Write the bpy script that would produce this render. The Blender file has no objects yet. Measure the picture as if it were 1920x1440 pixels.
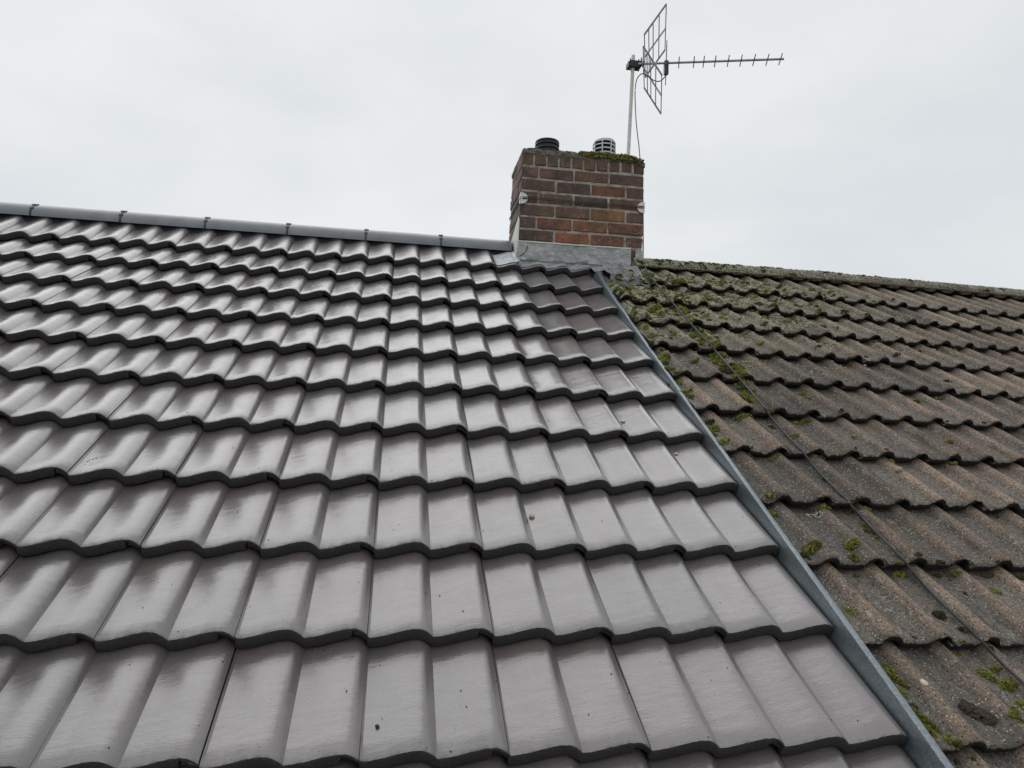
import bpy, bmesh, math, random
from math import sin, cos, pi, radians, sqrt, atan2, floor
from mathutils import Vector, Matrix, noise
rnd = random.Random(7)
S = bpy.context.scene
C = S.collection

# ------------------------------------------------------------------ camera
cam_d = bpy.data.cameras.new('camera')
cam = bpy.data.objects.new('camera', cam_d); C.objects.link(cam)
RX = Vector((0.9871049, -0.1578077, 0.0268441)); RD = Vector((0.0407997, 0.0858711, -0.9954705)); RF = Vector((0.1547877, 0.9837291, 0.0912023))
CAM = Vector((0.0412675, -1.5507882, 0.6128437))
FPX = 1387.44
cam.matrix_world = Matrix(((RX.x, -RD.x, -RF.x, CAM.x), (RX.y, -RD.y, -RF.y, CAM.y), (RX.z, -RD.z, -RF.z, CAM.z), (0, 0, 0, 1)))
cam_d.sensor_width = 36; cam_d.lens = 36 * FPX / 1920; cam_d.clip_start = 0.05; cam_d.clip_end = 2000
S.camera = cam

# ------------------------------------------------------------------ world: overcast daylight
SUN_EL, SUN_AZ = 43, -12      # degrees; azimuth measured from +Y towards +X
W = bpy.data.worlds.new('World'); S.world = W; W.use_nodes = True
nt = W.node_tree; nt.nodes.clear()
def wn(t, **k):
    n = nt.nodes.new(t)
    for a, b in k.items(): setattr(n, a, b)
    return n
out = wn('ShaderNodeOutputWorld'); bg = wn('ShaderNodeBackground'); bg.inputs['Strength'].default_value = 0.1
sky = wn('ShaderNodeTexSky', sky_type='NISHITA'); sky.sun_disc = False
sky.sun_elevation = radians(SUN_EL); sky.sun_rotation = radians(SUN_AZ)
tc = wn('ShaderNodeTexCoord'); sep = wn('ShaderNodeSeparateXYZ'); nt.links.new(tc.outputs['Generated'], sep.inputs[0])
rise = wn('ShaderNodeMapRange', interpolation_type='SMOOTHSTEP')
rise.inputs['From Min'].default_value = 0.45; rise.inputs['From Max'].default_value = .85
rise.inputs['To Min'].default_value = 7.7; rise.inputs['To Max'].default_value = 9.4
nt.links.new(sep.outputs['Z'], rise.inputs['Value'])
nz = wn('ShaderNodeTexNoise'); nz.inputs['Scale'].default_value = 2.6; nz.inputs['Detail'].default_value = 5; nz.inputs['Roughness'].default_value = .5
mp = wn('ShaderNodeMapping'); mp.inputs['Scale'].default_value = (1, 1, 2.2)
nt.links.new(tc.outputs['Generated'], mp.inputs[0]); nt.links.new(mp.outputs[0], nz.inputs['Vector'])
cr = wn('ShaderNodeValToRGB'); cr.color_ramp.elements[0].position = .36; cr.color_ramp.elements[1].position = .62
cr.color_ramp.elements[0].color = (.89, .935, .958, 1); cr.color_ramp.elements[1].color = (1.03, 1.055, 1.065, 1)
nt.links.new(nz.outputs['Fac'], cr.inputs[0])
mul = wn('ShaderNodeVectorMath', operation='SCALE'); nt.links.new(cr.outputs[0], mul.inputs[0]); nt.links.new(rise.outputs[0], mul.inputs['Scale'])
mix = wn('ShaderNodeMix', data_type='RGBA'); mix.inputs['Factor'].default_value = .95
nt.links.new(sky.outputs[0], mix.inputs['A']); nt.links.new(mul.outputs[0], mix.inputs['B'])
nt.links.new(mix.outputs['Result'], bg.inputs['Color']); nt.links.new(bg.outputs[0], out.inputs[0])
sd = bpy.data.lights.new('sun', 'SUN'); sd.energy = .95; sd.angle = radians(70); sd.color = (1, .985, .965)
sun = bpy.data.objects.new('sun', sd); C.objects.link(sun)
sdir = Vector((sin(radians(SUN_AZ)) * cos(radians(SUN_EL)), cos(radians(SUN_AZ)) * cos(radians(SUN_EL)), sin(radians(SUN_EL))))
sun.rotation_euler = sdir.to_track_quat('Z', 'Y').to_euler()
S.view_settings.view_transform = 'Standard'; S.view_settings.look = 'None'
S.view_settings.exposure = .08; S.view_settings.gamma = 1; S.view_settings.use_curve_mapping = False
S.cycles.max_bounces = 6

# ------------------------------------------------------------------ frames of the two roof planes
TH = radians(32)
MR = Matrix.Rotation(TH, 4, 'X')                                    # new roof: X along the ridge, Y up the slope, Z off the roof
MO_ = Matrix(((0.9990314, -0.0272447, 0.0345552, 1.25), (0.0276080, 0.9995680, -0.0100815, -0.0502266), (-0.0342656, 0.0110257, 0.9993520, 0.0500681), (0, 0, 0, 1)))
MOLD = MR @ MO_                                                     # old roof: origin at the strip, Z = 0 at the roll crests
MOI = MOLD.inverted(); MRI = MR.inverted()
GN, GO, PO, C0 = 0.32203, 0.300845, 0.1465317, 0.0736               # gauges, old roll pitch, first old crest
STEPN, STEPO = 0.041, 0.040
def ray(px, py): return RX * ((px - 960) / FPX) + RD * ((py - 720) / FPX) + RF
def on_plane(px, py, M, n=0.0):                                     # photograph pixel -> local point of a roof plane
    I = M.inverted(); o = I @ CAM; d = I.to_3x3() @ ray(px, py)
    return o + d * ((n - o.z) / d.z)
def at_y(px, py, y):
    d = ray(px, py); return CAM + d * ((y - CAM.y) / d.y)

# ------------------------------------------------------------------ materials
def mat(name):
    m = bpy.data.materials.new(name); m.use_nodes = True; t = m.node_tree
    b = t.nodes['Principled BSDF']
    return m, t, b
def N(t, typ, inp=None, **k):
    n = t.nodes.new(typ)
    for a, b in k.items(): setattr(n, a, b)
    for a, b in (inp or {}).items():
        if isinstance(b, bpy.types.NodeSocket): t.links.new(b, n.inputs[a])
        else: n.inputs[a].default_value = b
    return n
def ramp(t, fac, stops):
    r = N(t, 'ShaderNodeValToRGB', {0: fac}); e = r.color_ramp.elements
    while len(e) < len(stops): e.new(.5)
    for i, (p, c) in enumerate(stops):
        e[i].position = p; e[i].color = (*c, 1) if len(c) == 3 else c
    return r.outputs[0]
def mixc(t, f, a, b, mode='MIX'):
    n = N(t, 'ShaderNodeMix', data_type='RGBA', blend_type=mode)
    for k, v in (('Factor', f), ('A', a), ('B', b)):
        s = [i for i in n.inputs if i.name == k and (i.type == 'RGBA' or k == 'Factor' and i.type == 'VALUE')][0]
        if isinstance(v, bpy.types.NodeSocket): t.links.new(v, s)
        else: s.default_value = v if k == 'Factor' else (*v, 1)
    return [o for o in n.outputs if o.type == 'RGBA'][0]
def math_(t, op, a, b=0.5):
    n = N(t, 'ShaderNodeMath', operation=op)
    for i, v in ((0, a), (1, b)):
        if isinstance(v, bpy.types.NodeSocket): t.links.new(v, n.inputs[i])
        else: n.inputs[i].default_value = v
    return n.outputs[0]
def mapr(t, v, a, b, c=0., d=1.):
    return N(t, 'ShaderNodeMapRange', {'Value': v, 'From Min': a, 'From Max': b, 'To Min': c, 'To Max': d}).outputs[0]
def noise_(t, vec, scale, detail=3, rough=.5):
    return N(t, 'ShaderNodeTexNoise', {'Vector': vec, 'Scale': scale, 'Detail': detail, 'Roughness': rough}).outputs['Fac']
def scaled(t, vec, s):
    return N(t, 'ShaderNodeVectorMath', {0: vec, 1: s}, operation='MULTIPLY').outputs[0]
def bump(t, h, strength, dist, normal=None):
    d = {'Height': h, 'Strength': strength, 'Distance': dist}
    if normal: d['Normal'] = normal
    return N(t, 'ShaderNodeBump', d).outputs[0]
def objvec(t):                                                      # object coordinates shifted per object, so no two tiles match
    tcn = N(t, 'ShaderNodeTexCoord'); oi = N(t, 'ShaderNodeObjectInfo')
    off = N(t, 'ShaderNodeVectorMath', {0: (37., 53., 71.), 'Scale': oi.outputs['Random']}, operation='SCALE').outputs[0]
    return N(t, 'ShaderNodeVectorMath', {0: tcn.outputs['Object'], 1: off}, operation='ADD').outputs[0], oi, tcn

# new tile, coated top
M_TILE, t, b = mat('coated_tile')
v, oi, tcn = objvec(t)
col = ramp(t, noise_(t, v, 9, 4), [(.3, (.112, .092, .090)), (.7, (.142, .119, .116))])
col = mixc(t, math_(t, 'MULTIPLY', oi.outputs['Random'], .6), col, (.114, .099, .100))
wet = noise_(t, scaled(t, v, (34, 9, 34)), 1., 5, .65)              # dried run marks down the slope
col = mixc(t, mapr(t, wet, .52, .72, 0, .28), col, (.185, .175, .175))
fine = noise_(t, v, 190, 3, .7)
col = mixc(t, mapr(t, fine, .46, .66, 0, .5), col, (.090, .077, .077))
speck = N(t, 'ShaderNodeTexVoronoi', {'Vector': v, 'Scale': 80., 'Randomness': 1.})
spm = math_(t, 'MULTIPLY', math_(t, 'LESS_THAN', speck.outputs['Distance'], .14), math_(t, 'GREATER_THAN', N(t, 'ShaderNodeSeparateColor', {0: speck.outputs['Color']}).outputs[0], .86))
col = mixc(t, spm, col, (.02, .017, .015))
tone = mapr(t, N(t, 'ShaderNodeMath', {0: math_(t, 'MULTIPLY', oi.outputs['Random'], 5.17)}, operation='FRACT').outputs[0], 0, 1, .88, 1.12)
col = N(t, 'ShaderNodeVectorMath', {0: col, 'Scale': tone}, operation='SCALE').outputs[0]
t.links.new(col, b.inputs['Base Color'])
hf = noise_(t, scaled(t, v, (60, 230, 60)), 1., 4, .7)
lf = noise_(t, scaled(t, v, (14, 40, 14)), 1., 2, .5)
pits = noise_(t, v, 330, 3, .7)
n1 = bump(t, lf, .16, .010); n2 = bump(t, hf, .30, .0032, n1); n3 = bump(t, pits, .20, .0022, n2)
t.links.new(n3, b.inputs['Normal'])
t.links.new(mapr(t, noise_(t, v, 14, 4, .6), .3, .7, .36, .52), b.inputs['Roughness'])
b.inputs['IOR'].default_value = 1.55; b.inputs['Specular IOR Level'].default_value = .5
b.inputs['Coat Weight'].default_value = 1.; t.links.new(mapr(t, math_(t, 'ADD', math_(t, 'MULTIPLY', wet, .7), math_(t, 'MULTIPLY', fine, .3)), .36, .64, .07, .20), b.inputs['Coat Roughness']); b.inputs['Coat IOR'].default_value = 1.75
t.links.new(bump(t, hf, .17, .003, bump(t, lf, .12, .008)), b.inputs['Coat Normal'])

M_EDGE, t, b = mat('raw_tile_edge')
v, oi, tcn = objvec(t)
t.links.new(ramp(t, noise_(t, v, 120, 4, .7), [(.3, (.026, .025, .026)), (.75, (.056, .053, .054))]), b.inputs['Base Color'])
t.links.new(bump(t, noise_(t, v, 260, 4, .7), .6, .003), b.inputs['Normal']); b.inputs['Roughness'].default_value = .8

# ridge tile: a little greyer and drier
M_RIDGE, t, b = mat('ridge_tile_coating')
v, oi, tcn = objvec(t)
t.links.new(ramp(t, noise_(t, v, 12, 4), [(.3, (.150, .157, .172)), (.7, (.200, .208, .225))]), b.inputs['Base Color'])
t.links.new(bump(t, noise_(t, v, 300, 3), .12, .002), b.inputs['Normal'])
b.inputs['Roughness'].default_value = .42; b.inputs['Coat Weight'].default_value = .25; b.inputs['Coat Roughness'].default_value = .25

def plain(name, c, rough, metal=0., nscale=40, var=.25, bmp=.1, bdist=.002):
    m, t, b = mat(name); v, oi, tcn = objvec(t)
    lo = tuple(x * (1 - var) for x in c); hi = tuple(min(1, x * (1 + var)) for x in c)
    t.links.new(ramp(t, noise_(t, v, nscale, 4, .6), [(.3, lo), (.7, hi)]), b.inputs['Base Color'])
    t.links.new(bump(t, noise_(t, v, nscale * 6, 3, .6), bmp, bdist), b.inputs['Normal'])
    b.inputs['Roughness'].default_value = rough; b.inputs['Metallic'].default_value = metal
    return m
M_SEAL = plain('ridge_roll', (.030, .038, .052), .5)
M_BLACK = plain('black_plastic', (.012, .013, .017), .45)
M_CLIP = plain('dark_clip', (.02, .021, .024), .4)
M_DECK = plain('underlay', (.012, .012, .012), .9)
M_WIRE = plain('wire', (.02, .02, .024), .5)
M_CABLE = plain('cable_sheath', (.036, .035, .036), .5, nscale=90)
M_ALU = plain('aluminium', (.42, .43, .42), .45, .35, 30, .15)
M_ROD = plain('grey_rod', (.20, .21, .22), .45, .4)
M_MAST = plain('mast_paint', (.66, .65, .60), .5, .0, 30, .15)
M_STEEL = plain('bare_steel', (.42, .43, .44), .35, .85, 30, .2)
M_WHITE = plain('white_plate', (.62, .64, .64), .5, .1, 40, .15)
M_MORTAR = plain('mortar', (.34, .30, .255), .9, 0, 24, .55, .8, .008)
M_LIME = plain('pale_sealant', (.66, .66, .63), .7, 0, 40, .12)
M_GROUND = plain('grass_ground', (.06, .075, .03), .95, 0, 2, .3)
M_WALL = plain('wall_brick', (.22, .12, .09), .9, 0, 8, .3)
M_PEB = plain('pebble_stone', (.45, .36, .30), .8, 0, 60, .3)
M_PALE = plain('pale_chip', (.55, .50, .38), .8, 0, 60, .25)
M_TAN = plain('tan_pebble', (.27, .22, .16), .8, 0, 60, .3)
M_GRIT = plain('dark_grit', (.03, .025, .02), .9)
M_DEAD = plain('dead_moss', (.075, .052, .036), .95, 0, 120, .5, .9, .006)

# galvanised strip
M_GALV, t, b = mat('galvanised_metal')
v, oi, tcn = objvec(t)
c1 = ramp(t, noise_(t, v, 120, 3, .6), [(.3, (.17, .20, .22)), (.7, (.27, .305, .325))])
c1 = mixc(t, math_(t, 'GREATER_THAN', noise_(t, v, 300, 2), .66), c1, (.42, .45, .46))
c1 = mixc(t, mapr(t, noise_(t, v, 5, 4, .6), .45, .75, 0, .5), c1, (.12, .14, .15))
t.links.new(c1, b.inputs['Base Color']); b.inputs['Metallic'].default_value = .75; b.inputs['Roughness'].default_value = .42
t.links.new(bump(t, noise_(t, v, 200, 3), .2, .002), b.inputs['Normal'])

# lead
def lead(name, lo, hi, rough):
    m, t, b = mat(name); v, oi, tcn = objvec(t)
    c = ramp(t, noise_(t, scaled(t, v, (1, 1, 1.6)), 14, 5, .65), [(.32, lo), (.70, hi)])
    c = mixc(t, mapr(t, noise_(t, scaled(t, v, (1, 1, 2.6)), 26, 6, .72), .50, .72, 0, .75), c, tuple(x * 1.7 for x in hi))
    t.links.new(c, b.inputs['Base Color']); b.inputs['Metallic'].default_value = .15; b.inputs['Roughness'].default_value = rough
    t.links.new(bump(t, noise_(t, v, 20, 5, .6), .6, .014), b.inputs['Normal'])
    return m
M_LEAD = lead('lead_sheet', (.20, .206, .21), (.40, .408, .415), .5)
M_LEADOLD = lead('old_lead', (.14, .138, .14), (.30, .292, .296), .6)
M_LEADNEW = lead('bright_lead', (.22, .24, .25), (.46, .48, .50), .40)

# brick: colour per object
M_BRICK, t, b = mat('brick')
v, oi, tcn = objvec(t)
n0 = noise_(t, v, 16, 5, .65)
c = mixc(t, mapr(t, n0, .36, .62, 0, .95), mixc(t, .38, oi.outputs['Color'], (.150, .078, .046)), mixc(t, .62, oi.outputs['Color'], (.060, .043, .035)))
c = mixc(t, mapr(t, noise_(t, v, 38, 5, .7), .50, .68, 0, .75), c, (.25, .125, .065))
c = mixc(t, mapr(t, noise_(t, v, 55, 5, .75), .55, .70, 0, .8), c, (.030, .025, .024))
c = mixc(t, mapr(t, noise_(t, v, 9, 3, .6), .6, .8, 0, .6), c, (.12, .115, .06))
gp = N(t, 'ShaderNodeNewGeometry').outputs['Position']
c = mixc(t, mapr(t, noise_(t, gp, 7, 5, .65), .42, .66, 0, .85), c, (.046, .037, .033))
c = mixc(t, mapr(t, noise_(t, gp, 34, 5, .7), .52, .72, 0, .5), c, (.24, .14, .085))
spk = N(t, 'ShaderNodeTexVoronoi', {'Vector': v, 'Scale': 130.})
c = mixc(t, math_(t, 'MULTIPLY', math_(t, 'LESS_THAN', spk.outputs['Distance'], .22), math_(t, 'GREATER_THAN', noise_(t, v, 11, 2), .58)), c, (.5, .47, .43))
t.links.new(c, b.inputs['Base Color']); b.inputs['Roughness'].default_value = .85
t.links.new(bump(t, noise_(t, v, 70, 5, .7), .7, .006), b.inputs['Normal'])

# old granular concrete tile
def old_mat(name, ridge=False):
    m, t, b = mat(name); v, oi, tcn = objvec(t)
    geo = N(t, 'ShaderNodeNewGeometry'); W_ = geo.outputs['Position']
    so = N(t, 'ShaderNodeSeparateXYZ', {0: tcn.outputs['Object']})
    sw = N(t, 'ShaderNodeSeparateXYZ', {0: W_})
    grain = math_(t, 'ADD', math_(t, 'MULTIPLY', noise_(t, v, 300, 3, .8), .6), math_(t, 'MULTIPLY', noise_(t, v, 110, 3, .75), .4))
    pan = ramp(t, grain, [(.37, (.042, .036, .031)), (.64, (.350, .306, .266))])
    rol = ramp(t, grain, [(.37, (.066, .044, .031)), (.64, (.640, .465, .340))])
    if ridge: hmask = mapr(t, noise_(t, v, 8, 3), .35, .65, .2, .8)
    else:
        dz = math_(t, 'ADD', so.outputs['Z'], math_(t, 'MULTIPLY', so.outputs['Y'], STEPO / GO))
        hmask = mapr(t, math_(t, 'ADD', dz, math_(t, 'MULTIPLY', noise_(t, v, 30, 3), .012)), -.017, .004)
    c = mixc(t, hmask, pan, rol)
    c = mixc(t, mapr(t, noise_(t, v, 6, 4, .6), .35, .7, 0, .55), c, mixc(t, .5, c, (.055, .052, .050)))
    c = mixc(t, math_(t, 'MULTIPLY', math_(t, 'POWER', oi.outputs['Random'], 2.), .75), c, mixc(t, grain, (.028, .025, .023), (.105, .098, .090)))
    stain = noise_(t, scaled(t, v, (26, 6, 26)), 1., 5, .7)             # run-off streaks
    c = mixc(t, mapr(t, stain, .50, .68, 0, .7), c, mixc(t, grain, (.018, .016, .014), (.085, .078, .070)))
    c = mixc(t, mapr(t, noise_(t, W_, 3.2, 4, .6), .48, .66, 0, .5), c, mixc(t, grain, (.05, .032, .022), (.30, .215, .155)))
    tone = mapr(t, N(t, 'ShaderNodeMath', {0: math_(t, 'MULTIPLY', oi.outputs['Random'], 7.31)}, operation='FRACT').outputs[0], 0, 1, .72, 1.22)
    c = N(t, 'ShaderNodeVectorMath', {0: c, 'Scale': tone}, operation='SCALE').outputs[0]
    # pale granules
    vo = N(t, 'ShaderNodeTexVoronoi', {'Vector': v, 'Scale': 165.})
    rr = N(t, 'ShaderNodeSeparateColor', {0: vo.outputs['Color']})
    g = math_(t, 'MULTIPLY', math_(t, 'LESS_THAN', vo.outputs['Distance'], .33), math_(t, 'GREATER_THAN', rr.outputs[0], .74))
    c = mixc(t, g, c, mixc(t, rr.outputs[1], (.26, .19, .14), (.58, .54, .47)))
    dk = math_(t, 'MULTIPLY', math_(t, 'LESS_THAN', vo.outputs['Distance'], .36), math_(t, 'LESS_THAN', rr.outputs[0], .22))
    c = mixc(t, dk, c, (.022, .018, .015))
    # lichen and algae, heaviest up by the chimney and along the ridge
    hx = mapr(t, sw.outputs['X'], 1.2, 3.2, 1., 0.)
    hv = mapr(t, sw.outputs['Z'], .95, 1.75, 0., 1.)
    dens = math_(t, 'MULTIPLY', math_(t, 'ADD', math_(t, 'MULTIPLY', hx, .75), .25), math_(t, 'ADD', math_(t, 'MULTIPLY', hv, .9), .06))
    if ridge: dens = math_(t, 'ADD', math_(t, 'MULTIPLY', hx, .5), .40)
    ln = noise_(t, W_, 16, 6, .75)
    lm = mapr(t, math_(t, 'ADD', ln, math_(t, 'MULTIPLY', dens, .36)), .58, .72, 0, .9)
    lf = noise_(t, W_, 95, 4, .7)
    lcol = ramp(t, lf, [(.36, (.046, .041, .030)), (.48, (.20, .195, .125)), (.60, (.50, .49, .38))])
    c = mixc(t, lm, c, lcol)
    wl = math_(t, 'MULTIPLY', math_(t, 'GREATER_THAN', noise_(t, W_, 26, 3, .6), .69), math_(t, 'GREATER_THAN', lf, .5))
    c = mixc(t, math_(t, 'MULTIPLY', wl, .7), c, (.40, .40, .36))
    t.links.new(c, b.inputs['Base Color']); b.inputs['Roughness'].default_value = .82
    b.inputs['Specular IOR Level'].default_value = .35
    h = math_(t, 'ADD', grain, math_(t, 'MULTIPLY', math_(t, 'MULTIPLY', lm, lf), 1.6))
    nb = bump(t, h, 1., .005); nb = bump(t, noise_(t, v, 60, 5, .7), .55, .008, nb)
    t.links.new(nb, b.inputs['Normal'])
    return m
M_OLD = old_mat('weathered_concrete'); M_OLDRIDGE = old_mat('weathered_ridge', True)
M_OLDEDGE = plain('dark_tile_edge', (.015, .012, .009), .95, 0, 60, .5, .9, .006)  # near-black colour for old tile noses, undersides, sides and the back slope

# moss: yellow green tips to brown dark ones, by noise through the clump
def moss_mat(name, a, bb, cc):
    m, t, b = mat(name); geo = N(t, 'ShaderNodeNewGeometry')
    n_ = noise_(t, geo.outputs['Position'], 45, 4, .6)
    c = ramp(t, n_, [(.32, a), (.5, bb), (.68, cc)])
    c = mixc(t, mapr(t, noise_(t, geo.outputs['Position'], 400, 2), .4, .6, 0, .5), c, tuple(x * .45 for x in bb))
    t.links.new(c, b.inputs['Base Color']); b.inputs['Roughness'].default_value = .9; b.inputs['Specular IOR Level'].default_value = .2
    return m
M_MOSS = moss_mat('moss_green', (.045, .040, .015), (.130, .135, .026), (.24, .235, .05))
M_MOSSY = moss_mat('moss_bright', (.085, .095, .020), (.165, .175, .036), (.25, .25, .065))
M_MOSSD = moss_mat('moss_dark', (.022, .022, .011), (.050, .053, .018), (.095, .095, .030))
M_LICH = moss_mat('lichen_crust', (.16, .155, .105), (.31, .305, .21), (.52, .51, .40))

# ------------------------------------------------------------------ builders
def mesh_obj(name, verts, faces, mats, parent=None, fm=None, smooth=False, sharp=40, M=None, link=True):
    me = bpy.data.meshes.new(name); me.from_pydata([tuple(v) for v in verts], [], faces)
    for m in (mats if isinstance(mats, (list, tuple)) else [mats]): me.materials.append(m)
    if fm: me.polygons.foreach_set('material_index', fm)
    if smooth:
        me.polygons.foreach_set('use_smooth', [True] * len(me.polygons))
        if sharp: me.set_sharp_from_angle(angle=radians(sharp))
    me.update(); me.validate()
    o = bpy.data.objects.new(name, me); C.objects.link(o)
    if parent: o.parent = parent
    if M is not None: o.matrix_local = M
    return o
def fixnormals(o):
    bm = bmesh.new(); bm.from_mesh(o.data); bmesh.ops.recalc_face_normals(bm, faces=bm.faces); bm.to_mesh(o.data); bm.free()
    return o
def inst(me, name, parent, M):
    o = bpy.data.objects.new(name, me); C.objects.link(o); o.parent = parent; o.matrix_local = M
    return o
def empty(name, M, label=None, cat=None, group=None):
    o = bpy.data.objects.new(name, None); C.objects.link(o); o.matrix_world = M; o.empty_display_size = .1
    tag(o, label, cat, group); return o
def tag(o, label=None, cat=None, group=None, kind=None):
    for k, v in (('label', label), ('category', cat), ('group', group), ('kind', kind)):
        if v: o[k] = v
    return o
class MB:
    def __init__(s): s.v = []; s.f = []; s.m = []
    def add(s, vs, fs, mi=0):
        k = len(s.v); s.v += [Vector(p) for p in vs]; s.f += [tuple(i + k for i in f) for f in fs]; s.m += [mi] * len(fs)
    def box(s, x0, x1, y0, y1, z0, z1, mi=0, M=None):
        vs = [Vector((x, y, z)) for z in (z0, z1) for x, y in ((x0, y0), (x1, y0), (x1, y1), (x0, y1))]
        if M: vs = [M @ p for p in vs]
        s.add(vs, [(3, 2, 1, 0), (4, 5, 6, 7), (0, 1, 5, 4), (1, 2, 6, 5), (2, 3, 7, 6), (3, 0, 4, 7)], mi)
    def tube(s, path, r, seg=8, mi=0, caps=True):
        path = [Vector(p) for p in path]; n = len(path); vs = []; fs = []
        up = Vector((0, 0, 1))
        for i, p in enumerate(path):
            d = (path[min(i + 1, n - 1)] - path[max(i - 1, 0)]).normalized()
            a = d.cross(up)
            if a.length < .05: a = d.cross(Vector((1, 0, 0)))
            a.normalize(); b_ = a.cross(d).normalized()
            rr = r[i] if isinstance(r, (list, tuple)) else r
            vs += [p + (a * cos(2 * pi * k / seg) + b_ * sin(2 * pi * k / seg)) * rr for k in range(seg)]
        for i in range(n - 1):
            for k in range(seg):
                k2 = (k + 1) % seg; fs.append((i * seg + k, i * seg + k2, (i + 1) * seg + k2, (i + 1) * seg + k))
        if caps: fs += [tuple(range(seg - 1, -1, -1)), tuple(range((n - 1) * seg, n * seg))]
        s.add(vs, fs, mi)
    def lathe(s, prof, seg=32, mi=0, c=(0, 0)):
        vs = []; fs = []; n = len(prof)
        for r, z in prof: vs += [(c[0] + r * cos(2 * pi * k / seg), c[1] + r * sin(2 * pi * k / seg), z) for k in range(seg)]
        for i in range(n - 1):
            for k in range(seg):
                k2 = (k + 1) % seg; fs.append((i * seg + k, i * seg + k2, (i + 1) * seg + k2, (i + 1) * seg + k))
        fs += [tuple(range(seg - 1, -1, -1)), tuple(range((n - 1) * seg, n * seg))]
        s.add(vs, fs, mi)
    def sheet(s, us, vs_, f, th, mi=0):                             # a bent sheet with real thickness: f(u,v) -> (point, normal)
        nu, nv = len(us), len(vs_); top = []; bot = []
        for v in vs_:
            for u in us:
                p, n = f(u, v); top.append(Vector(p)); bot.append(Vector(p) - Vector(n) * th)
        k = nu * nv; fs = []
        for j in range(nv - 1):
            for i in range(nu - 1):
                a = j * nu + i; fs.append((a, a + 1, a + nu + 1, a + nu)); fs.append((k + a, k + a + nu, k + a + nu + 1, k + a + 1))
        for i in range(nu - 1):
            fs.append((i, k + i, k + i + 1, i + 1)); a = (nv - 1) * nu + i; fs.append((a, a + 1, k + a + 1, k + a))
        for j in range(nv - 1):
            a = j * nu; fs.append((a, a + nu, k + a + nu, k + a)); a = j * nu + nu - 1; fs.append((a, k + a, k + a + nu, a + nu))
        s.add(top + bot, fs, mi)
    def build(s, name, mats, parent=None, smooth=False, sharp=40, M=None):
        o = mesh_obj(name, s.v, s.f, mats, parent, s.m, smooth, sharp, M)
        return o
def rng(a, b, n): return [a + (b - a) * i / (n - 1) for i in range(n)]
def interp(pts, x):
    for (a, ya), (b_, yb) in zip(pts, pts[1:]):
        if x <= b_:
            k = (x - a) / (b_ - a) if b_ > a else 0; return ya + (yb - ya) * k
    return pts[-1][1]
def smoothpath(P, k=6):
    P = [Vector(p) for p in P]; out = []
    for i in range(len(P) - 1):
        a, b_, c, d = P[max(i - 1, 0)], P[i], P[i + 1], P[min(i + 2, len(P) - 1)]
        for j in range(k):
            u = j / k; out.append(.5 * ((2 * b_) + (c - a) * u + (2 * a - 5 * b_ + 4 * c - d) * u * u + (3 * b_ - a - 3 * c + d) * u ** 3))
    return out + [P[-1]]

# ------------------------------------------------------------------ ground and house bodies
g = MB(); g.box(-300, 300, -300, 300, -6.6, -6.5)
tag(g.build('ground', M_GROUND), 'grass ground far below the roofs', kind='structure')
g = MB(); g.box(-3.4, 1.205, -.45, 6.4, -6.5, -.75); tag(g.build('house_wall', M_WALL), 'brick wall under the new roof', kind='structure')
g = MB(); g.box(1.21, 5.6, -.45, 6.2, -6.5, -.80); tag(g.build('house_wall', M_WALL), 'brick wall under the old roof', kind='structure')

# ------------------------------------------------------------------ NEW ROOF
def pn(u):                                                          # height over the pan: round crest at .118, steep right side with a sharp foot, slow rise from the pan
    u = u % .15
    A = .0262
    if u > .117: return A * (1 - min(1, (u - .117) / .037) ** 1.95)
    if u < .004: return A * (1 - ((u + .033) / .037) ** 1.95)
    t = (u - .004) / .113
    return A * (.45 * sin(pi / 2 * t ** 1.5) + .55 * (.5 - .5 * cos(pi * t ** 1.05)))
TN = .0362
def new_tile_mesh(seed, umax=.2985, L=.42, step=STEPN):
    r = random.Random(seed); us = []
    cols = [(-.034 + .034 * i / 9, 'g') for i in range(9)] + [(-.0006, 'g'), (0.0, 't')]
    n = 62
    cols += [(umax * i / n, 't') for i in range(1, n + 1)]
    V = []; F = []; FM = []; ns = 7
    ph = r.random() * 50
    for u, k in cols:
        top = pn(u); s0 = 0.0; th = TN
        if k == 'g': top = pn(u) - .0135; s0 = .006; th = .013
        else:
            if u > .262 and umax > .29: th = .0115
        chip = 0
        w = noise.noise((u * 45, ph, seed)); 
        if w > .42: chip = (w - .42) * .010
        j1 = noise.noise((u * 160, ph + 9, 0)) * .0011; j2 = noise.noise((u * 90, ph + 3, 5)) * .0014
        pts = [(s0 + .003, top - th), (s0 + .0008 + j2 * .5, top - th + .004), (s0 + j2, top - .0075 - chip), (s0 + .0018 + j2 + chip * .8, top - .0028 + j1 - chip * .5), (s0 + .0085 + chip, top - .0001), (s0 + .05, top), (L, top)]
        for s, z in pts: V.append((u, s, z - step * s / GN))
        V.append((u, L, top - .014 - step * L / GN)); V.append((u, .012 + s0, top - th - step * .012 / GN))
    R_ = 9
    for i in range(len(cols) - 1):
        a, b_ = i * R_, (i + 1) * R_
        for k in range(R_):
            k2 = (k + 1) % R_
            F.append((a + k, b_ + k, b_ + k2, a + k2)); FM.append(0 if k in (3, 4, 5) else 1)
    F.append(tuple(range(R_ - 1, -1, -1))); FM.append(1)
    e = (len(cols) - 1) * R_; F.append(tuple(e + k for k in range(R_))); FM.append(1)
    o = mesh_obj('roof_tile', V, F, [M_TILE, M_EDGE], None, FM, True, 50); me = o.data
    bpy.data.objects.remove(o); return me
roof = empty('tiled_roof', MR, 'new roof slope of glossy wet brown-grey concrete tiles, left of the metal strip', 'roof'); roof['kind'] = 'thing'
NV = 5
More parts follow.
